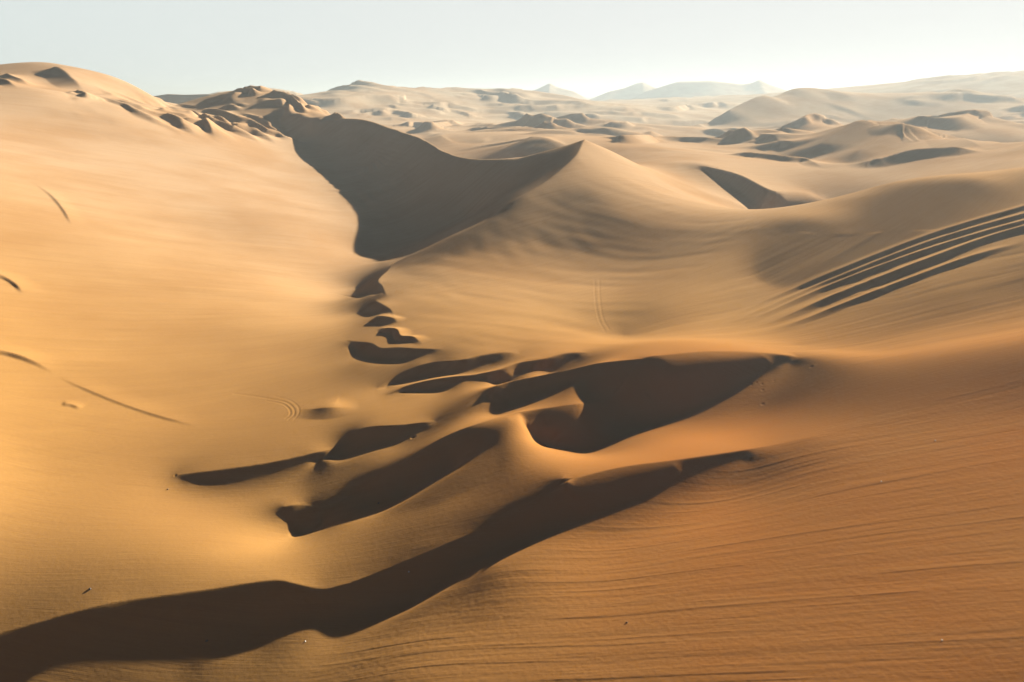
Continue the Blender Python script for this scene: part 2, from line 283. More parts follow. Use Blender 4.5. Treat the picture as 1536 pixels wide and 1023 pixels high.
def groove(v, depth, width, pts=None):
    D = dense(v, 2.0); xy = hits(D)
    if len(xy) < 2: return
    a = np.arctan2(xy[:, 0], xy[:, 1]); rr = np.hypot(xy[:, 0], xy[:, 1]); rad = width*3; ra = (rad/rr).max()
    sl = window(max(60, rr.min()-rad), rr.max()+rad, math.degrees(a.min()-ra), math.degrees(a.max()+ra)); x, y = X[sl], Y[sl]
    best = np.full(x.shape, 1e18)
    for k in range(len(xy)-1):
        qx, qy = xy[k]; dx, dy = xy[k+1]-xy[k]; L2 = dx*dx+dy*dy+1e-9
        t = np.clip(((x-qx)*dx+(y-qy)*dy)/L2, 0, 1); np.minimum(best, (x-qx-t*dx)**2+(y-qy-t*dy)**2, out=best)
    b = best/(width*width); Z[sl] -= depth*(1-b)*np.exp(-b)

def far_dunes():
    sl = window(520, 30000); x, y = X[sl], Y[sl]; r = RR[sl]
    # sand seas of crescent ridges: a warped sawtooth with steep sides towards the camera and left
    out = 0
    for lam, ang, amp, seed, r0, r1 in ((210, -14, 17, 3, 900, 9000), (95, 12, 8, 11, 780, 6000), (480, -6, 20, 23, 2200, 30000)):
        c, s = math.cos(R(ang)), math.sin(R(ang)); u = (y*c-x*s)/lam; v = (x*c+y*s)/lam
        w = u+1.1*fbm(v*.42, u*.42, 3, seed)+.55*pn(v*1.1, u*.9, seed+2)
        f = w-np.floor(w)
        prof = np.where(f < .24, smooth(f/.24)*.999, ((1-f)/.76)**1.6)      # nearer edge steep, long back
        patch = smooth((fbm(v*.5+7, u*.5+3, 2, seed+9)+.12)/.5)
        out = out+amp*prof*patch*smooth((r-r0)/(r0*.5))*(1-smooth((r-r1*.6)/(r1*.6)))*(1-.5*smooth((r-2000)/1500))
    keep = 1-mask_of(sl, FARCLEAR, 6)
    az = AA[sl]; r0 = 1500*(1-smooth((az-R(-9))/R(4))); keep = keep*smooth((r-r0)/250)
    Z[sl] += out*keep
def lumps():
    sl = window(560, 1500, -36, -6); m = mask_of(sl, [LUMPS], 4)
    x, y = X[sl], Y[sl]; lam = 30.
    c, s = math.cos(R(35)), math.sin(R(35)); u = (y*c+x*s)/lam; v = (x*c-y*s)/lam
    w = u+.9*fbm(v*.5, u*.5, 2, 41)+.5*pn(v*1.3, u*1.2, 43); f = w-np.floor(w)
    prof = np.where(f < .35, smooth(f/.35), ((1-f)/.65)**1.3)
    big = smooth((x+400)/110)
    Z[sl] += m*prof*(2.0+6.0*big)*smooth((fbm(v*.6, u*.6, 2, 45)+.35)/.6)
def slope_waves():
    # broad wind-swept undulation of the left slope and the floor
    sl = window(150, 900, -39.4, 0); m = mask_of(sl, [LEFTSLOPE], 20)
    x, y = X[sl], Y[sl]; c, s = math.cos(R(-38)), math.sin(R(-38)); u = (y*c+x*s); v = (x*c-y*s)
    w = u+9*fbm(x/90, y/90, 2, 51)
    Z[sl] += m*(.34*fbm(w/13, v/80, 3, 53)+.06*fbm(w/4, v/26, 2, 57)+.9*fbm(w/38, v/120, 2, 59))
def bowl_waves():
    sl = window(270, 620, -14, 20); m = mask_of(sl, [BOWL], 10); x, y = X[sl], Y[sl]
    rr = np.hypot(x-95, y-470)+7*fbm(x/60, y/60, 2, 63); th = np.arctan2(x-95, y-470)
    Z[sl] += m*(.05*np.sin(rr/2.4+3*pn(x/40, y/40, 65))*smooth((fbm(x/45, y/45, 2, 67)+.2)/.5)*smooth((rr-25)/30)+.28*fbm((y+.5*x)/16, (x-.5*y)/60, 2, 61))
def flow(x, y):
    y0 = y.copy()
    for _ in range(12): y0 = y-np.interp(y0, [110, 135, 160, 190, 215, 245, 275, 310, 360], [-.16, -.13, 0, .07, .12, .12, .2, .62, .7])*(x-60)*.9
    return y0
def streaks():
    sl = window(112, 420, -26, 39.4); x, y = X[sl], Y[sl]; m = mask_of(sl, [FORE_AREA], 14)
    p = flow(x, y)+.8*fbm(x/60, y/60, 2, 71)
    h = .05*fbm(p/4.2, x/95, 2, 73)+.03*fbm(p/1.3, x/34, 2, 75)
    # thin wind-cut scarps facing down the slope
    q = p/4.6+.6*pn(p/9, x/80, 77); f = q-np.floor(q); on = smooth((pn(np.floor(q)*3.7+.5, x/55, 79)-.04)/.16)
    h += on*.055*np.where(f < .06, smooth(f/.06), (1-(f-.06)/.94)**2.2)
    q = p/1.9+.5*pn(p/5, x/40, 81); f = q-np.floor(q); on = smooth((pn(np.floor(q)*3.7+.5, x/17, 83)-.12)/.14)
    h += on*.03*np.where(f < .12, smooth(f/.12), (1-(f-.12)/.88)**2)
    h += .022*fbm(x/1.1, y/.9, 2, 85)+.016*fbm(x/2.4+y/3, y/2.0, 2, 86)
    Z[sl] += m*h
    m = mask_of(sl, [FLANK], 8)
    Z[sl] += m*(.10*fbm(p/3.4, x/70, 2, 91)+.05*fbm(p/1.2, x/30, 2, 93)+.4*fbm(p/12, x/110, 2, 95))
def face_ripples():
    sl = window(380, 900, -17, 6); x, y = X[sl], Y[sl]; m = mask_of(sl, [FACE], 8); z = Z[sl]
    ph = z/3.1+1.6*fbm(x/60, y/60, 2, 101); left = smooth((-60-x)/90)
    Z[sl] += m*(left*.42*np.sin(ph*2*math.pi)*smooth((fbm(x/70, y/70, 2, 103)+.5)/.6)+.7*fbm(x/38, y/38, 3, 105))
def traced():
    for f in FEATS: profile(**f)
    for g in GROOVES: groove(*g)
    for px, py, rad, dep in DENTS:
        for x0, y0 in hits([(px, py)]):
            r = math.hypot(x0, y0); a = math.degrees(math.atan2(x0, y0)); q = math.degrees(rad*3/r)
            sl = window(r-rad*3, r+rad*3, a-q, a+q); b = ((X[sl]-x0)**2+(Y[sl]-y0)**2)/rad**2; Z[sl] -= dep*(1-b)*np.exp(-b)

EXTRA = [far_dunes, lumps, slope_waves, bowl_waves, streaks, face_ripples, traced]


def fore(px, py):
    x0, y0, z0, gx, gy = FORE; d = ray(px, py)
    k = (z0-CAMZ-gx*x0-gy*y0)/(d[2]-gx*d[0]-gy*d[1]); return CAMP+d*k
def toP(p): return math.atan2(p[0], p[1]), math.log(math.hypot(p[0], p[1]))
def dense(P, step):
    """Catmull-Rom through rows of P, a sample every step pixels"""
    P = np.array(P, float)
    P = np.vstack([2*P[0]-P[1], P, 2*P[-1]-P[-2]]); out = []
    for i in range(1, len(P)-2):
        a, b, c, d = P[i-1:i+3]; n = int(np.hypot(*(c-b)[:2])/step)+1
        for t in np.linspace(0, 1, n, endpoint=False):
            q = .5*((2*b)+(c-a)*t+(2*a-5*b+4*c-d)*t*t+(3*b-a-3*c+d)*t**3)
            out.append(q)
    out.append(P[-2]); return np.array(out)
PTS = []        # (bearing, ln r, z, weight)
CREASE = []     # polylines in (bearing, ln r)
TP = []         # sparse points for the first, coarse surface
def addp(p, w=1.0, tp=False):
    a, l = toP(p); PTS.append((a, l, p[2], w))
    if tp: TP.append((a, l, p[2]))
for px, py, z in BASE: addp(fore(px, py) if z == 'f' else point(px, py, z), BASEW, True)
for x, y, z in FREE: addp((x, y, z), BASEW, True)
NB = len(PTS)
def add_line(L):
    px = np.array([(v[0], v[1], math.log(depth(*v))) for v in L['v']], float)
    D = dense(px, .6); D[:, 2] = -np.exp(D[:, 2]); Q = np.array([point(*v) for v in D])
    for i, q in enumerate(Q): addp(q, L.get('w', 4.0), i % 40 == 0)
    if L.get('crease', True): CREASE.append([(*toP(q), q[2]) for q in Q])
    b = L.get('back')
    if b:
        for i, q in enumerate(Q[::10]):
            if D[i*10, 0] < L.get('backx', -9999): continue
            r = math.hypot(q[0], q[1])
            for dist, dz in b: addp((q[0]*(1+dist/r), q[1]*(1+dist/r), q[2]+dz), .3, i % 6 == 0)
    return D, Q
INFO = []
def add_crest(C):
    D, Q = add_line(C)
    if 'e' not in C: return
    E = dense(C['e'], 1.5)
    th_c = np.arctan2(SUNPX[1]-D[:, 1], SUNPX[0]-D[:, 0])
    lst = []
    for k, (ex, ey) in enumerate(E):
        th = math.atan2(SUNPX[1]-ey, SUNPX[0]-ex)
        s = th_c-th; cr = np.nonzero(s[:-1]*s[1:] <= 0)[0]
        # caster: nearest crossing on the sun side
        best = None
        for i in cr:
            t = s[i]/(s[i]-s[i+1]+1e-12); c = D[i]*(1-t)+D[i+1]*t
            dd = (c[0]-ex)
            if dd > 1.5 and (best is None or dd > best[0]): best = (dd, c)
        if best is None: continue
        c = best[1]; Pc = point(*c); de = ray(ex, ey)
        M = np.stack([de, SVA], 1); sol = np.linalg.lstsq(M, Pc-CAMP, rcond=None)[0]
        Pe = CAMP+de*sol[0]
        if sol[1] <= 0: continue
        lst.append((k, c, Pc, Pe, sol[1]))
    for n, (k, c, Pc, Pe, kk) in enumerate(lst):
        addp(Pe, C.get('we', 1.0), n % 16 == 0)
        h = np.hypot(*(Pc-Pe)[:2])
        if h < 2: PTS.pop(); continue
        dirn = (Pe-Pc)[:2]/max(h, 1e-6)
        dq = np.hypot(Q[:, 0]-Pe[0], Q[:, 1]-Pe[1]); m = int(dq.argmin()); hq = dq[m]; c0 = Q[m]
        if hq > 4:
            f = C.get('foot', .45); drop = C.get('slope', .6)*f*hq
            zF = max(c0[2]-drop, Pe[2]-.12*hq)
            if c0[2]-Pe[2] > .66*hq and k % 16 == 0: print('steep', C['name'], [round(float(q)) for q in E[k]], 'drop %.1f over %.1f' % (c0[2]-Pe[2], hq))
            addp((c0[0]+(Pe[0]-c0[0])*f, c0[1]+(Pe[1]-c0[1])*f, zF), C.get('wf', .5), n % 16 == 8)
        if k % 16 == 0: INFO.append((C['name'], [round(float(q)) for q in E[k]], [round(float(q)) for q in c[:2]], 'zc %.1f ze %.1f len %.0f' % (Pc[2], Pe[2], h)))
for L in LINES: add_line(L)
for C in CRESTS: add_crest(C)
if 'DEBUG' in globals():
    for i in INFO: print(*i)
# the surface through the surveyed points: thin-plate spline over bearing and log-distance
def phi(d2): return 0.5*d2*np.log(d2+1e-12)
def tps_fit(P, lam):
    n = len(P); X = P[:, :2]
    d2 = ((X[:, None]-X[None])**2).sum(2)
    A = np.zeros((n+3, n+3)); A[:n, :n] = phi(d2)+lam*np.eye(n)
    A[:n, n] = 1; A[:n, n+1:] = X; A[n, :n] = 1; A[n+1:, :n] = X.T
    b = np.zeros(n+3); b[:n] = P[:, 2]
    return X, np.linalg.solve(A, b)
def tps_eval(X, w, U, V):
    out = np.full(U.shape, w[-3])+w[-2]*U+w[-1]*V
    for i in range(len(X)):
        out += w[i]*phi((U-X[i, 0])**2+(V-X[i, 1])**2)
    return out
TX, TW = tps_fit(np.array(TP), 1e-3)

# the sheet's own spacing: bearing columns and rings, finer where the photograph looks closest
def bearings(n_in):
    inn = np.linspace(R(-39.5), R(39.5), n_in)
    st = inn[1]-inn[0]; out = []; a = inn[-1]
    while a < math.pi:
        st = min(st*1.06, R(3)); a += st; out.append(a)
    out = np.array(out); k = (math.pi-inn[-1])/(out[-1]-inn[-1]); out = inn[-1]+(out-inn[-1])*k
    return np.concatenate([-out[::-1], inn, out[:-1]]), len(out)
def rings(q):
    v = [math.log(12.0)]
    while v[-1] < math.log(60000):
        r = math.exp(v[-1])
        if r < 110: d = .03
        elif r < 210: d = .0014
        elif r < 500: d = .0014+.0023*(r-210)/290
        elif r < 1200: d = .0038
        elif r < 4000: d = .0038+.006*(r-1200)/2800
        else: d = .0098+.02*min(1, (r-4000)/20000)
        v.append(v[-1]+d/q)
    return np.array(v)
NIN = int(1249*QUAL)//16*16+1
AZ, J0 = bearings(NIN); LR = rings(QUAL)
NA, NR = len(AZ), len(LR)
def cubic_mat(xs, xc):
    h = xc[1]-xc[0]; f = (xs-xc[0])/h; i = np.clip(np.floor(f).astype(int), 1, len(xc)-3); t = f-i
    w = np.stack([-.5*t+t*t-.5*t**3, 1-2.5*t*t+1.5*t**3, .5*t+2*t*t-1.5*t**3, -.5*t*t+.5*t**3], 1)
    return i, w
def upsample(C, ca, cr):
    ia, wa = cubic_mat(AZ, ca); ir, wr = cubic_mat(LR, cr)
    tmp = sum(C[:, ia-1+k]*wa[:, k][None] for k in range(4))
    return sum(tmp[ir-1+k]*wr[:, k][:, None] for k in range(4))
ca = np.linspace(-math.pi-.05, math.pi+.05, 500); cr = np.linspace(LR[0]-.05, LR[-1]+.05, 350)
UC, VC = np.meshgrid(ca, cr)
Z = upsample(tps_eval(TX, TW, UC, VC), ca, cr)
AA, LL = np.meshgrid(AZ, LR)
RR = np.exp(LL); X = RR*np.sin(AA); Y = RR*np.cos(AA)
print('grid', NA, NR, NA*NR, 'base', time.time()-T0)
# ---- fine solve: a thin plate bent through all curves, allowed to break along the crests
I0 = int(np.searchsorted(LR, math.log(105))); I1 = int(np.searchsorted(LR, math.log(3900)))
I1 = I0+(I1-I0)//16*16+1
PT = np.array(PTS); 
def pixel_of(x, y, z):
    w = z-CAMZ; d = y*cp-w*sp; d = np.where(d > 1, d, 1e-3)
    return W0/2+FPX*x/d, H0/2-FPX*(y*sp+w*cp)/d
def inside(px, py, poly):
    r = np.zeros(px.shape, bool); n = len(poly)
    for i in range(n):
        (x1, y1), (x2, y2) = poly[i][:2], poly[(i+1) % n][:2]
        if y1 == y2: continue
        c = (y1 > py) != (y2 > py)
        r ^= c & (px < (x2-x1)*(py-y1)/(y2-y1)+x1)
    return r
def sunfill(z, L, A):
    '''raise ground that the photograph shows sunlit out of the shade of its neighbours'''
    RRk = np.exp(L)[:, None]; x = RRk*np.sin(A)[None]; y = RRk*np.cos(A)[None]
    px, py = pixel_of(x, y, z)
    dark = np.zeros(z.shape, bool)
    for C in CRESTS:
        if 'e' in C: dark |= inside(px, py, C.get('poly') or list(C['v'])+list(C['e'])[::-1])
    for P in DARK: dark |= inside(px, py, P)
    e = (z-CAMZ)/RRk; dark |= e < np.maximum.accumulate(e, 0)-.0015
    step = np.clip(RRk*(A[1]-A[0])*1.2, .5, 40)*np.ones_like(x)
    sx, sy = math.sin(SUN_AZ), math.cos(SUN_AZ)
    qx, qy = x+step*sx, y+step*sy
    fj = np.clip((np.arctan2(qx, qy)-A[0])/(A[1]-A[0]), 0, len(A)-1.001); fi = np.interp(np.log(np.hypot(qx, qy)), L, np.arange(len(L)))
    i = np.minimum(fi.astype(int), len(L)-2); j = fj.astype(int); ti, tj = fi-i, fj-j
    def samp(f): return f[i, j]*(1-ti)*(1-tj)+f[i+1, j]*ti*(1-tj)+f[i, j+1]*(1-ti)*tj+f[i+1, j+1]*ti*tj
    fac = np.where(samp(dark.astype(float)) > .3, 1.0, FILLF)*math.tan(SUN_EL)*step
    H = z.copy()
    for _ in range(90): H = np.maximum(z, samp(H)-fac)
    return np.where(dark, z, H), dark
WG = ZG = None
def solve_level(k, Zi, iters):
    """k: stride.  Zi: start surface on that level's grid"""
    rs = np.arange(I0, I1, k); cs = J0+np.arange(0, NIN, k)
    L = LR[rs]; A = AZ[cs]; nr, na = len(L), len(A)
    fi = np.interp(PT[:, 1], L, np.arange(nr), left=-1, right=-1); fj = np.interp(PT[:, 0], A, np.arange(na), left=-1, right=-1)
    sel = np.arange(len(PT)) >= (0 if k >= KB else NB)
    ok = sel & (fi > 0) & (fj > 0) & (fi < nr-1) & (fj < na-1); fi, fj = fi[ok], fj[ok]; zt = PT[ok, 2]; wt = PT[ok, 3]
    i = fi.astype(int); j = fj.astype(int); ti, tj = fi-i, fj-j
    idx = np.stack([i*na+j, i*na+j+1, (i+1)*na+j, (i+1)*na+j+1]); wb = np.stack([(1-ti)*(1-tj), (1-ti)*tj, ti*(1-tj), ti*tj])
    # many samples may fall in one cell: share the weight
    cnt = np.bincount(i*na+j, minlength=nr*na)[i*na+j]; wt = wt/np.maximum(cnt, 1)
    wt = wt*PW*(1 if k > 1 else 1)
    crease = np.zeros((nr, na), bool)
    for poly in CREASE:
        q = np.array(poly); ci = np.interp(q[:, 1], L, np.arange(nr), left=-9, right=-9); cj = np.interp(q[:, 0], A, np.arange(na), left=-9, right=-9)
        for m in range(len(ci)-1):
            if min(ci[m], cj[m], ci[m+1], cj[m+1]) < 0: continue
            n = int(max(abs(ci[m+1]-ci[m]), abs(cj[m+1]-cj[m]))*2)+2
            t = np.linspace(0, 1, n)
            crease[np.rint(ci[m]+(ci[m+1]-ci[m])*t).astype(int), np.rint(cj[m]+(cj[m+1]-cj[m])*t).astype(int)] = True
    if k >= KC: crease[:] = False
    free = ~crease
    dA = A[1]-A[0]; dL = np.gradient(L)
    g = (dA/dL)[:, None]                                 # per-row anisotropy
    mr = (free[1:-1]*(g[1:-1]**2)).astype(np.float64); mc = free[:, 1:-1].astype(np.float64)
    mx = (free[:-1, :-1] & free[1:, 1:] & free[:-1, 1:] & free[1:, :-1])*(g[:-1])*1.414
    tau = TAU*k*k
    fixed = np.zeros((nr, na), bool); fixed[0] = fixed[-1] = True; fixed[:, 0] = fixed[:, -1] = True
    gr = tau*g[:-1]**2*np.ones((1, na)); gc = tau*np.ones((nr, na-1))
    gr += .4*(crease[1:] & crease[:-1]); gc += .4*(crease[:, 1:] & crease[:, :-1])
    gd1 = .4*(crease[1:, 1:] & crease[:-1, :-1]); gd2 = .4*(crease[1:, :-1] & crease[:-1, 1:])
    lam = 0 if k >= KB else {4: 1e-3, 2: 3e-4, 1: 1e-4}[k]
    wg = np.zeros((nr, na)) if WG is None else WG; zg = 0 if ZG is None else ZG
    Z0 = Zi.copy()
    def op(z):
        out = np.zeros_like(z)
        d = (z[2:]-2*z[1:-1]+z[:-2])*mr*mr
        out[2:] += d; out[1:-1] -= 2*d; out[:-2] += d
        d = (z[:, 2:]-2*z[:, 1:-1]+z[:, :-2])*mc
        out[:, 2:] += d; out[:, 1:-1] -= 2*d; out[:, :-2] += d
        d = (z[1:, 1:]-z[1:, :-1]-z[:-1, 1:]+z[:-1, :-1])*mx*mx
        out[1:, 1:] += d; out[1:, :-1] -= d; out[:-1, 1:] -= d; out[:-1, :-1] += d
        d = (z[1:]-z[:-1])*gr; out[1:] += d; out[:-1] -= d
        d = (z[:, 1:]-z[:, :-1])*gc; out[:, 1:] += d; out[:, :-1] -= d
        d = (z[1:, 1:]-z[:-1, :-1])*gd1; out[1:, 1:] += d; out[:-1, :-1] -= d
        d = (z[1:, :-1]-z[:-1, 1:])*gd2; out[1:, :-1] += d; out[:-1, 1:] -= d
        out += (lam+wg)*z
        zf = z.ravel(); v = (zf[idx]*wb).sum(0)*wt
        o = np.bincount(idx.ravel(), weights=(wb*v).ravel(), minlength=z.size)
        return out+o.reshape(z.shape)
    rhs = np.bincount(idx.ravel(), weights=(wb*(wt*zt)).ravel(), minlength=nr*na).reshape(nr, na)+lam*Z0+wg*zg
    diag = 12+wg+np.bincount(idx.ravel(), weights=(wb*wb*wt).ravel(), minlength=nr*na).reshape(nr, na)
    z = Z0; r = rhs-op(z); r[fixed] = 0
    s = r/diag; p = s.copy(); rz = (r*s).sum()
    for it in range(iters):
        q = op(p); q[fixed] = 0
        al = rz/((p*q).sum()+1e-30); z += al*p; r -= al*q
        s = r/diag; rz2 = (r*s).sum(); p = s+(rz2/(rz+1e-30))*p; rz = rz2
        if rz < 1e-9: break
    if 'DEBUG' in globals():
        zf = z.ravel(); res = (zf[idx]*wb).sum(0)-zt; print('k', k, 'res rms', round(float(np.sqrt((res**2).mean())),3), 'max', round(float(abs(res).max()),2), 'rz', rz)
        if k == 1:
            used = set()
            for m in np.argsort(-abs(res)):
                a_, l_ = PT[ok][m, 0], PT[ok][m, 1]; key = (round(a_*30), round(l_*20))
                if key in used: continue
                used.add(key); r_ = math.exp(l_); x_, y_, z_ = r_*math.sin(a_), r_*math.cos(a_), zt[m]-CAMZ
                dd = y_*cp-z_*sp; print('  bad px %d %d target %.1f off %.2f' % (W0/2+FPX*x_/dd, H0/2-FPX*(y_*sp+z_*cp)/dd, zt[m], res[m]))
                if len(used) > 12: break
    return z, rs, cs
def up2(q):
    t = np.empty((2*q.shape[0]-1, q.shape[1])); t[::2] = q; t[1::2] = .5*(q[:-1]+q[1:])
    z = np.empty((t.shape[0], 2*t.shape[1]-1)); z[:, ::2] = t; z[:, 1::2] = .5*(t[:, :-1]+t[:, 1:]); return z
zc = None; klast = None
for k, iters in LEVELS:
    rs = np.arange(I0, I1, k); cs = J0+np.arange(0, NIN, k)
    if zc is None: zi = Z[np.ix_(rs, cs)].copy()
    elif k == klast:
        F, dark = sunfill(zc, LR[rs], AZ[cs]); up = F-zc
        WG = WFILL*np.clip(up/.5, 0, 1)*(F > zc+.05) if WG is None else np.maximum(WG, WFILL*np.clip(up/.5, 0, 1)); ZG = np.where(up > .05, F, zc) if ZG is None else np.where(up > .05, F, ZG)
        zi = zc.copy(); print('fill', float(up.max()), int((up > .3).sum()))
    else:
        if WG is not None: WG = up2(WG)/2; ZG = up2(ZG)
        t = np.empty((len(rs), zc.shape[1])); t[::2] = zc; t[1::2] = .5*(zc[:-1]+zc[1:])
        zi = np.empty((len(rs), len(cs))); zi[:, ::2] = t; zi[:, 1::2] = .5*(t[:, :-1]+t[:, 1:])
        zi[0] = Z[rs[0], cs]; zi[-1] = Z[rs[-1], cs]; zi[:, 0] = Z[rs, cs[0]]; zi[:, -1] = Z[rs, cs[-1]]
    zc, _, _ = solve_level(k, zi, iters)
    klast = k
    print('level', k, zc.shape, round(time.time()-T0, 1))
if k > 1: # quick tests stop at a coarser level
    while k > 1:
        k //= 2; rs = np.arange(I0, I1, k); cs = J0+np.arange(0, NIN, k)
        t = np.empty((len(rs), zc.shape[1])); t[::2] = zc; t[1::2] = .5*(zc[:-1]+zc[1:])
        zi = np.empty((len(rs), len(cs))); zi[:, ::2] = t; zi[:, 1::2] = .5*(t[:, :-1]+t[:, 1:]); zc = zi
Z[I0:I1, J0:J0+NIN] = zc
# the sheet's own vertices slide onto the crest lines, so that every crest is one clean edge
def comb_crests():
    # the solve knows the crest only to half a cell: even the two flanks out along each crest
    L = LR[I0:I1]; A = AZ[J0:J0+NIN]; DM, DB = 5.0, 41
    for poly in CREASE:
        q = np.array(poly); ci = np.interp(q[:, 1], L, np.arange(len(L)), left=-9, right=-9); cj = np.interp(q[:, 0], A, np.arange(len(A)), left=-9, right=-9)
        ok = (ci > 8) & (cj > 1) & (ci < len(L)-8) & (cj < len(A)-2)
        if ok.sum() < 20: continue
        q, ci, cj = q[ok], ci[ok], cj[ok]
        d = np.hypot(np.diff(ci), np.diff(cj)); s0 = np.concatenate([[0], np.cumsum(d)]); ns = int(s0[-1])
        if ns < 12: continue
        S = np.linspace(0, s0[-1], ns*2); pi_, pj_, pz = (np.interp(S, s0, v) for v in (ci, cj, q[:, 2]))
        i0, i1 = max(0, int(pi_.min()-7)), min(len(L), int(pi_.max()+8)); j0, j1 = max(0, int(pj_.min()-7)), min(len(A), int(pj_.max()+8))
        best = np.full((i1-i0, j1-j0), 1e9); arg = np.zeros(best.shape, int)
        for k in range(len(S)):
            a0, a1 = max(i0, int(pi_[k])-6), min(i1, int(pi_[k])+8); b0, b1 = max(j0, int(pj_[k])-6), min(j1, int(pj_[k])+8)
            ii = np.arange(a0, a1)[:, None]; jj = np.arange(b0, b1)[None]
            e = (ii-pi_[k])**2+(jj-pj_[k])**2; v = best[a0-i0:a1-i0, b0-j0:b1-j0]; w = arg[a0-i0:a1-i0, b0-j0:b1-j0]
            m = e < v; v[m] = e[m]; w[m] = k
        sel = (best < DM*DM) & (arg > 1) & (arg < len(S)-2); ii, jj = np.nonzero(sel); k = arg[sel]
        tx, ty = pi_[np.minimum(k+1, len(S)-1)]-pi_[k-1], pj_[np.minimum(k+1, len(S)-1)]-pj_[k-1]; n_ = np.hypot(tx, ty)+1e-9
        dx, dy = ii+i0-pi_[k], jj+j0-pj_[k]; dist = (tx*dy-ty*dx)/n_; along = (tx*dx+ty*dy)/n_
        sc = k+along*2; zc = np.interp(sc, np.arange(len(S)), pz)
        z = Z[I0+ii+i0, J0+jj+j0]; h = zc-z
        fd = (dist+DM)/(2*DM)*(DB-1); fs = np.clip(sc/2, 0, ns-1.001)
        G = np.zeros((ns+1, DB+1)); W = np.zeros((ns+1, DB+1))
        a, b = fs.astype(int), np.clip(fd.astype(int), 0, DB-2); ta, tb = fs-a, np.clip(fd-b, 0, 1)
        for da, wa in ((0, 1-ta), (1, ta)):
            for db, wb in ((0, 1-tb), (1, tb)):
                np.add.at(G, (a+da, b+db), wa*wb*h); np.add.at(W, (a+da, b+db), wa*wb)
        W[:, (DB-1)//2] += 2.0                                     # the crest itself: no drop
        for _ in range(3):
            for arr in (G, W):
                p = np.pad(arr, ((4, 4), (0, 0)), 'edge'); c = np.cumsum(p, 0); arr[:] = (c[8:]-np.concatenate([np.zeros((1, DB+1)), c[:-9]]))[:ns+1]/9
        for arr in (G, W):
            l = arr.copy(); l[:, 1:-1] = .25*arr[:, :-2]+.5*arr[:, 1:-1]+.25*arr[:, 2:]; l[:, (DB-1)//2] = arr[:, (DB-1)//2]; arr[:] = l
        Hs = G/(W+1e-6)
        hs = sum(wa*wb*Hs[a+da, b+db] for da, wa in ((0, 1-ta), (1, ta)) for db, wb in ((0, 1-tb), (1, tb)))
        f = 1-smooth((np.abs(dist)-2.5)/2.4); f *= smooth(fs/6)*smooth((ns-fs)/6)
        Z[I0+ii+i0, J0+jj+j0] = z*(1-f)+(zc-hs)*f
comb_crests()
def snap_crests():
    L = LR[I0:I1]; A = AZ[J0:J0+NIN]; best = {}
    for poly in CREASE:
        q = np.array(poly); d = np.hypot(np.diff(q[:, 0]), np.diff(q[:, 1])); n = np.maximum(1, (d/(A[1]-A[0])*4).astype(int))
        S = np.concatenate([q[m]+(q[m+1]-q[m])*np.linspace(0, 1, n[m], endpoint=False)[:, None] for m in range(len(q)-1)])
        ci = np.interp(S[:, 1], L, np.arange(len(L)), left=-9, right=-9); cj = np.interp(S[:, 0], A, np.arange(len(A)), left=-9, right=-9)
        for a_, b_, s_ in zip(ci, cj, S):
            if a_ < 1 or b_ < 1: continue
            i, j = int(round(a_)), int(round(b_)); e = (a_-i)**2+(b_-j)**2
            if (i, j) not in best or e < best[i, j][0]: best[i, j] = (e, s_)
    for (i, j), (e, s_) in best.items():
        r = math.exp(s_[1]); X[I0+i, J0+j] = r*math.sin(s_[0]); Y[I0+i, J0+j] = r*math.cos(s_[0]); Z[I0+i, J0+j] = s_[2]
snap_crests()
for f in EXTRA:
    f(); print(f.__name__, round(time.time()-T0, 1))
print('extra', time.time()-T0)

def make_sheet(name, mat):
    nv = NA*NR
    co = np.empty((nv+1, 3), np.float32)
    co[:nv, 0] = X.ravel(); co[:nv, 1] = Y.ravel(); co[:nv, 2] = Z.ravel()
    co[nv] = (0, 0, Z[0].mean())
    idx = np.arange(nv).reshape(NR, NA)
    a = idx[:-1, :-1].ravel(); b = idx[:-1, 1:].ravel(); c_ = idx[1:, 1:].ravel(); d = idx[1:, :-1].ravel()
    q = np.stack([a, d, c_, b], 1)
    seam = np.stack([idx[:-1, -1], idx[1:, -1], idx[1:, 0], idx[:-1, 0]], 1)
    q = np.vstack([q, seam]).astype(np.int32)
    tri = np.stack([np.full(NA, nv), idx[0], np.roll(idx[0], -1)], 1).astype(np.int32)
    loops = np.concatenate([q.ravel(), tri.ravel()])
    starts = np.concatenate([np.arange(len(q))*4, len(q)*4+np.arange(len(tri))*3]).astype(np.int32)
    me = bpy.data.meshes.new(name)
    me.vertices.add(nv+1); me.vertices.foreach_set('co', co.ravel())
    me.loops.add(len(loops)); me.loops.foreach_set('vertex_index', loops)
    me.polygons.add(len(starts)); me.polygons.foreach_set('loop_start', starts)
    me.polygons.foreach_set('use_smooth', np.ones(len(starts), bool))
    me.update(calc_edges=True)
    o = bpy.data.objects.new(name, me); scene.collection.objects.link(o)
    fl = me.attributes.new('flow', 'FLOAT_VECTOR', 'POINT'); f3 = np.zeros((nv+1, 3), np.float32)
    f3[:nv, 0] = flow(X.ravel(), Y.ravel()); f3[:nv, 1] = X.ravel(); fl.data.foreach_set('vector', f3.ravel())
    me.materials.append(mat); o['kind'] = 'structure'
    return o
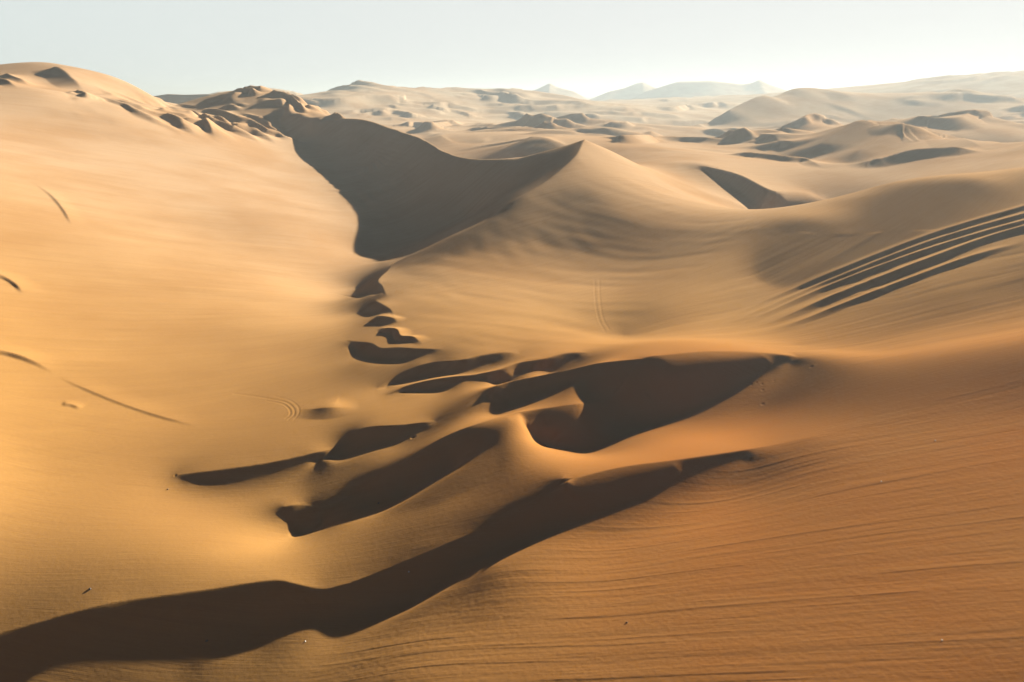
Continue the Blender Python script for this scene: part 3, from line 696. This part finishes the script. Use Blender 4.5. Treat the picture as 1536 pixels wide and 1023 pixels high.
def sand_material():
    m = bpy.data.materials.new('sand'); m.use_nodes = True
    t = m.node_tree; b = t.nodes['Principled BSDF']; L = t.links.new
    b.inputs['Roughness'].default_value = .95; b.inputs['Specular IOR Level'].default_value = 0.0
    def n(kind, **kw):
        x = t.nodes.new(kind)
        for k, v in kw.items(): setattr(x, k, v)
        return x
    def noise(vec, scale, detail=3, rough=.55):
        x = n('ShaderNodeTexNoise'); x.inputs['Scale'].default_value = scale; x.inputs['Detail'].default_value = detail; x.inputs['Roughness'].default_value = rough
        L(vec, x.inputs['Vector']); return x.outputs[0]
    def ramp(f, lo, hi, a, c):
        x = n('ShaderNodeMapRange', interpolation_type='SMOOTHSTEP'); L(f, x.inputs[0])
        for i, v in zip((1, 2, 3, 4), (lo, hi, a, c)): x.inputs[i].default_value = v
        return x.outputs[0]
    def mixc(f, a, c):
        x = n('ShaderNodeMix', data_type='RGBA'); L(f, x.inputs[0])
        for s_, v in ((6, a), (7, c)):
            if isinstance(v, tuple): x.inputs[s_].default_value = v
            else: L(v, x.inputs[s_])
        return x.outputs[2]
    geo = n('ShaderNodeNewGeometry'); P = geo.outputs['Position']
    sep = n('ShaderNodeSeparateXYZ'); L(P, sep.inputs[0])
    # orange sand here, paler with distance: haze painted into the sand colour
    c = mixc(ramp(sep.outputs[1], 200, 620, 0, 1), SAND_NEAR, SAND_HAZED); c = mixc(ramp(sep.outputs[1], 700, 3000, 0, 1), c, SAND_HAZED_FAR)
    red = n('ShaderNodeMath', operation='MULTIPLY'); L(ramp(sep.outputs[1], 330, 200, 0, 1), red.inputs[0]); L(ramp(sep.outputs[0], -70, 60, 0, 1), red.inputs[1])
    c = mixc(red.outputs[0], c, SAND_RED)
    c = mixc(ramp(noise(P, .012, 4), .35, .7, 0, .45), c, SAND_DARK)
    # wind-sorted streaks of coarser, darker grains
    at = n('ShaderNodeAttribute', attribute_name='flow'); mp = n('ShaderNodeMapping'); mp.inputs['Scale'].default_value = (.45, .018, 1)
    L(at.outputs['Vector'], mp.inputs[0])
    c = mixc(ramp(noise(mp.outputs[0], 1, 5, .65), .42, .75, 0, .30), c, SAND_DARK)
    c = mixc(ramp(noise(P, .9, 4, .7), .3, .8, 0, .16), c, SAND_DARK)
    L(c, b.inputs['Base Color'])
    b1 = n('ShaderNodeBump'); b1.inputs['Strength'].default_value = .5; b1.inputs['Distance'].default_value = .10; L(noise(P, .8, 5, .6), b1.inputs['Height'])
    mp2 = n('ShaderNodeMapping'); mp2.inputs['Scale'].default_value = (1.6, .07, 1); L(at.outputs['Vector'], mp2.inputs[0])
    b2 = n('ShaderNodeBump'); b2.inputs['Strength'].default_value = .45; b2.inputs['Distance'].default_value = .10
    L(noise(mp2.outputs[0], 1, 4, .6), b2.inputs['Height']); L(b1.outputs[0], b2.inputs['Normal']); L(b2.outputs[0], b.inputs['Normal'])
    return m
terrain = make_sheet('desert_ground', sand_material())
print('mesh', time.time()-T0)


# ------------------------------------------------------------------ loose stones
def stone(px, py, size, col, label, seed, group=None):
    h = hits([(px, py)])
    if not len(h): return
    x, y = h[0]; fi = np.interp(math.log(math.hypot(x, y)), LR, np.arange(NR)); fj = np.interp(math.atan2(x, y), AZ, np.arange(NA))
    z = float(Z[int(round(fi)), int(round(fj))])
    bm = bmesh.new(); bmesh.ops.create_icosphere(bm, subdivisions=3, radius=1)
    rnd = random.Random(seed); k = [(rnd.uniform(-1, 1), rnd.uniform(-1, 1), rnd.uniform(-1, 1), rnd.uniform(.55, .9)) for _ in range(9)]
    for v in bm.verts:
        c = v.co.copy()
        for a, b_, c_, d in k:                                  # broken flat faces
            n_ = Vector((a, b_, c_)).normalized(); s_ = c.dot(n_)
            if s_ > d: c -= n_*(s_-d)
        v.co = Vector((c.x*size*rnd.uniform(.97, 1.03), c.y*size*.75, c.z*size*(.6 if col[0] < .5 else .4)))
    me = bpy.data.meshes.new('stone'); bm.to_mesh(me); bm.free()
    o = bpy.data.objects.new('stone', me); scene.collection.objects.link(o)
    o.location = (x, y, z+size*.22); o.rotation_euler = (rnd.uniform(-.3, .3), rnd.uniform(-.3, .3), rnd.uniform(0, 6.28))
    m = bpy.data.materials.new('rock'); m.use_nodes = True; t = m.node_tree; b = t.nodes['Principled BSDF']; b.inputs['Roughness'].default_value = .85
    no = t.nodes.new('ShaderNodeTexNoise'); no.inputs['Scale'].default_value = 9; no.inputs['Detail'].default_value = 6
    tc_ = t.nodes.new('ShaderNodeTexCoord'); t.links.new(tc_.outputs['Object'], no.inputs['Vector'])
    mx = t.nodes.new('ShaderNodeMix'); mx.data_type = 'RGBA'; t.links.new(no.outputs[0], mx.inputs[0])
    mx.inputs[6].default_value = (*[c*.6 for c in col], 1); mx.inputs[7].default_value = (*col, 1); t.links.new(mx.outputs[2], b.inputs['Base Color'])
    me.materials.append(m); o['label'] = label; o['category'] = 'stone'
    if group: o['group'] = group
DK, PL = (.05, .035, .028), (.50, .48, .44)
G1, G2 = 'dark stones scattered on the sand', 'pale stones scattered on the sand'
stone(135, 884, .42, DK, 'dark stone on the open lit sand above the long bottom-left shadow', 1, G1)
stone(310, 962, .34, DK, 'dark stone lying inside the big bottom-left shadow', 2, G1)
stone(940, 934, .26, DK, 'dark stone on the streaked brown slope at the bottom centre', 3, G1)
stone(568, 755, .30, DK, 'dark stone at the lower edge of the long curved shadow in the centre valley', 4, G1)
stone(252, 734, .30, DK, 'dark stone on lit sand below the tip of the thin left shadow', 5, G1)
stone(613, 858, .24, PL, 'pale stone in the shade below the crest at the bottom centre', 6, G2)
stone(1403, 661, .30, PL, 'pale stone on the upper right part of the streaked slope', 7, G2)
stone(1322, 722, .22, PL, 'pale stone midway up the streaked slope on the right', 8, G2)
stone(1413, 960, .20, PL, 'pale stone near the bottom right corner of the slope', 9, G2)
stone(458, 962, .22, PL, 'pale stone on the lit sand strip below the bottom-left shadow', 10, G2)
# ------------------------------------------------------------------ hills on the horizon, each a body of its own
def far_hill(v, t, wid, seed):
    nx = 90; pts = []
    u = np.array([(px-W0/2)/FPX for px, py in v]); h = np.array([CAMZ+ray(px, py)[2]*t for px, py in v])
    xs = np.linspace(u[0], u[-1], nx); top = np.interp(xs, u, h); top = np.convolve(np.pad(top, 1, 'edge'), [.2, .6, .2], 'valid')
    ys = np.linspace(-1, 1, 31); base = 20.0; co = []
    for j, y in enumerate(ys):
        p = max(0, 1-abs(y))**1.25
        X_ = xs*t+.10*wid*y; Y_ = t+wid*y+wid*.25*pn(xs*t/900, np.full(nx, y*1.5), seed)
        z = base+(top-base)*p*(1+.10*pn(xs*t/260, np.full(nx, y*4), seed+1)*(1-p))
        co.append(np.stack([X_, Y_, z], 1))
    co = np.concatenate(co); idx = np.arange(len(co)).reshape(31, nx)
    f = np.stack([idx[:-1, :-1].ravel(), idx[:-1, 1:].ravel(), idx[1:, 1:].ravel(), idx[1:, :-1].ravel()], 1)
    me = bpy.data.meshes.new('hill'); me.from_pydata(co.tolist(), [], f.tolist()); me.polygons.foreach_set('use_smooth', np.ones(len(f), bool)); me.update()
    o = bpy.data.objects.new('hill', me); scene.collection.objects.link(o); me.materials.append(terrain.data.materials[0]); o['kind'] = 'structure'
far_hill([(750,155),(792,138),(806,133),(822,125.5),(832,131),(856,137),(890,155)], 6500, 420, 1)
far_hill([(865,155),(905,138),(930,132),(946,126),(955,124),(968,130),(990,137),(1020,155)], 6800, 500, 2)
far_hill([(925,155),(960,137),(985,129),(1003,123.5),(1050,122.5),(1095,127),(1110,125.5),(1121,120.5),(1135,127),(1165,136),(1200,155)], 6200, 600, 3)
far_hill([(200,162),(240,146),(275,141),(300,142),(335,141),(380,148),(410,162)], 2100, 160, 4)
# ------------------------------------------------------------------ the dusty air
def haze_box():
    bm = bmesh.new(); bmesh.ops.create_cube(bm, size=1)
    me = bpy.data.meshes.new('haze'); bm.to_mesh(me); bm.free()
    o = bpy.data.objects.new('haze', me); scene.collection.objects.link(o)
    z0, z1 = float(Z.min())-1, max(float(Z.max()), CAMZ)+4
    for v in me.vertices: v.co = (v.co.x*126000, v.co.y*126000, z0 if v.co.z < 0 else z1)
    m = bpy.data.materials.new('dusty_air'); m.use_nodes = True; t = m.node_tree; t.nodes.clear()
    p = t.nodes.new('ShaderNodeVolumePrincipled'); out = t.nodes.new('ShaderNodeOutputMaterial')
    p.inputs['Color'].default_value = HAZE_COL; p.inputs['Density'].default_value = HAZE_D; p.inputs['Anisotropy'].default_value = HAZE_G
    t.links.new(p.outputs[0], out.inputs['Volume']); me.materials.append(m); o['kind'] = 'stuff'
    o['label'] = 'pale dusty air over the dunes'
haze_box()
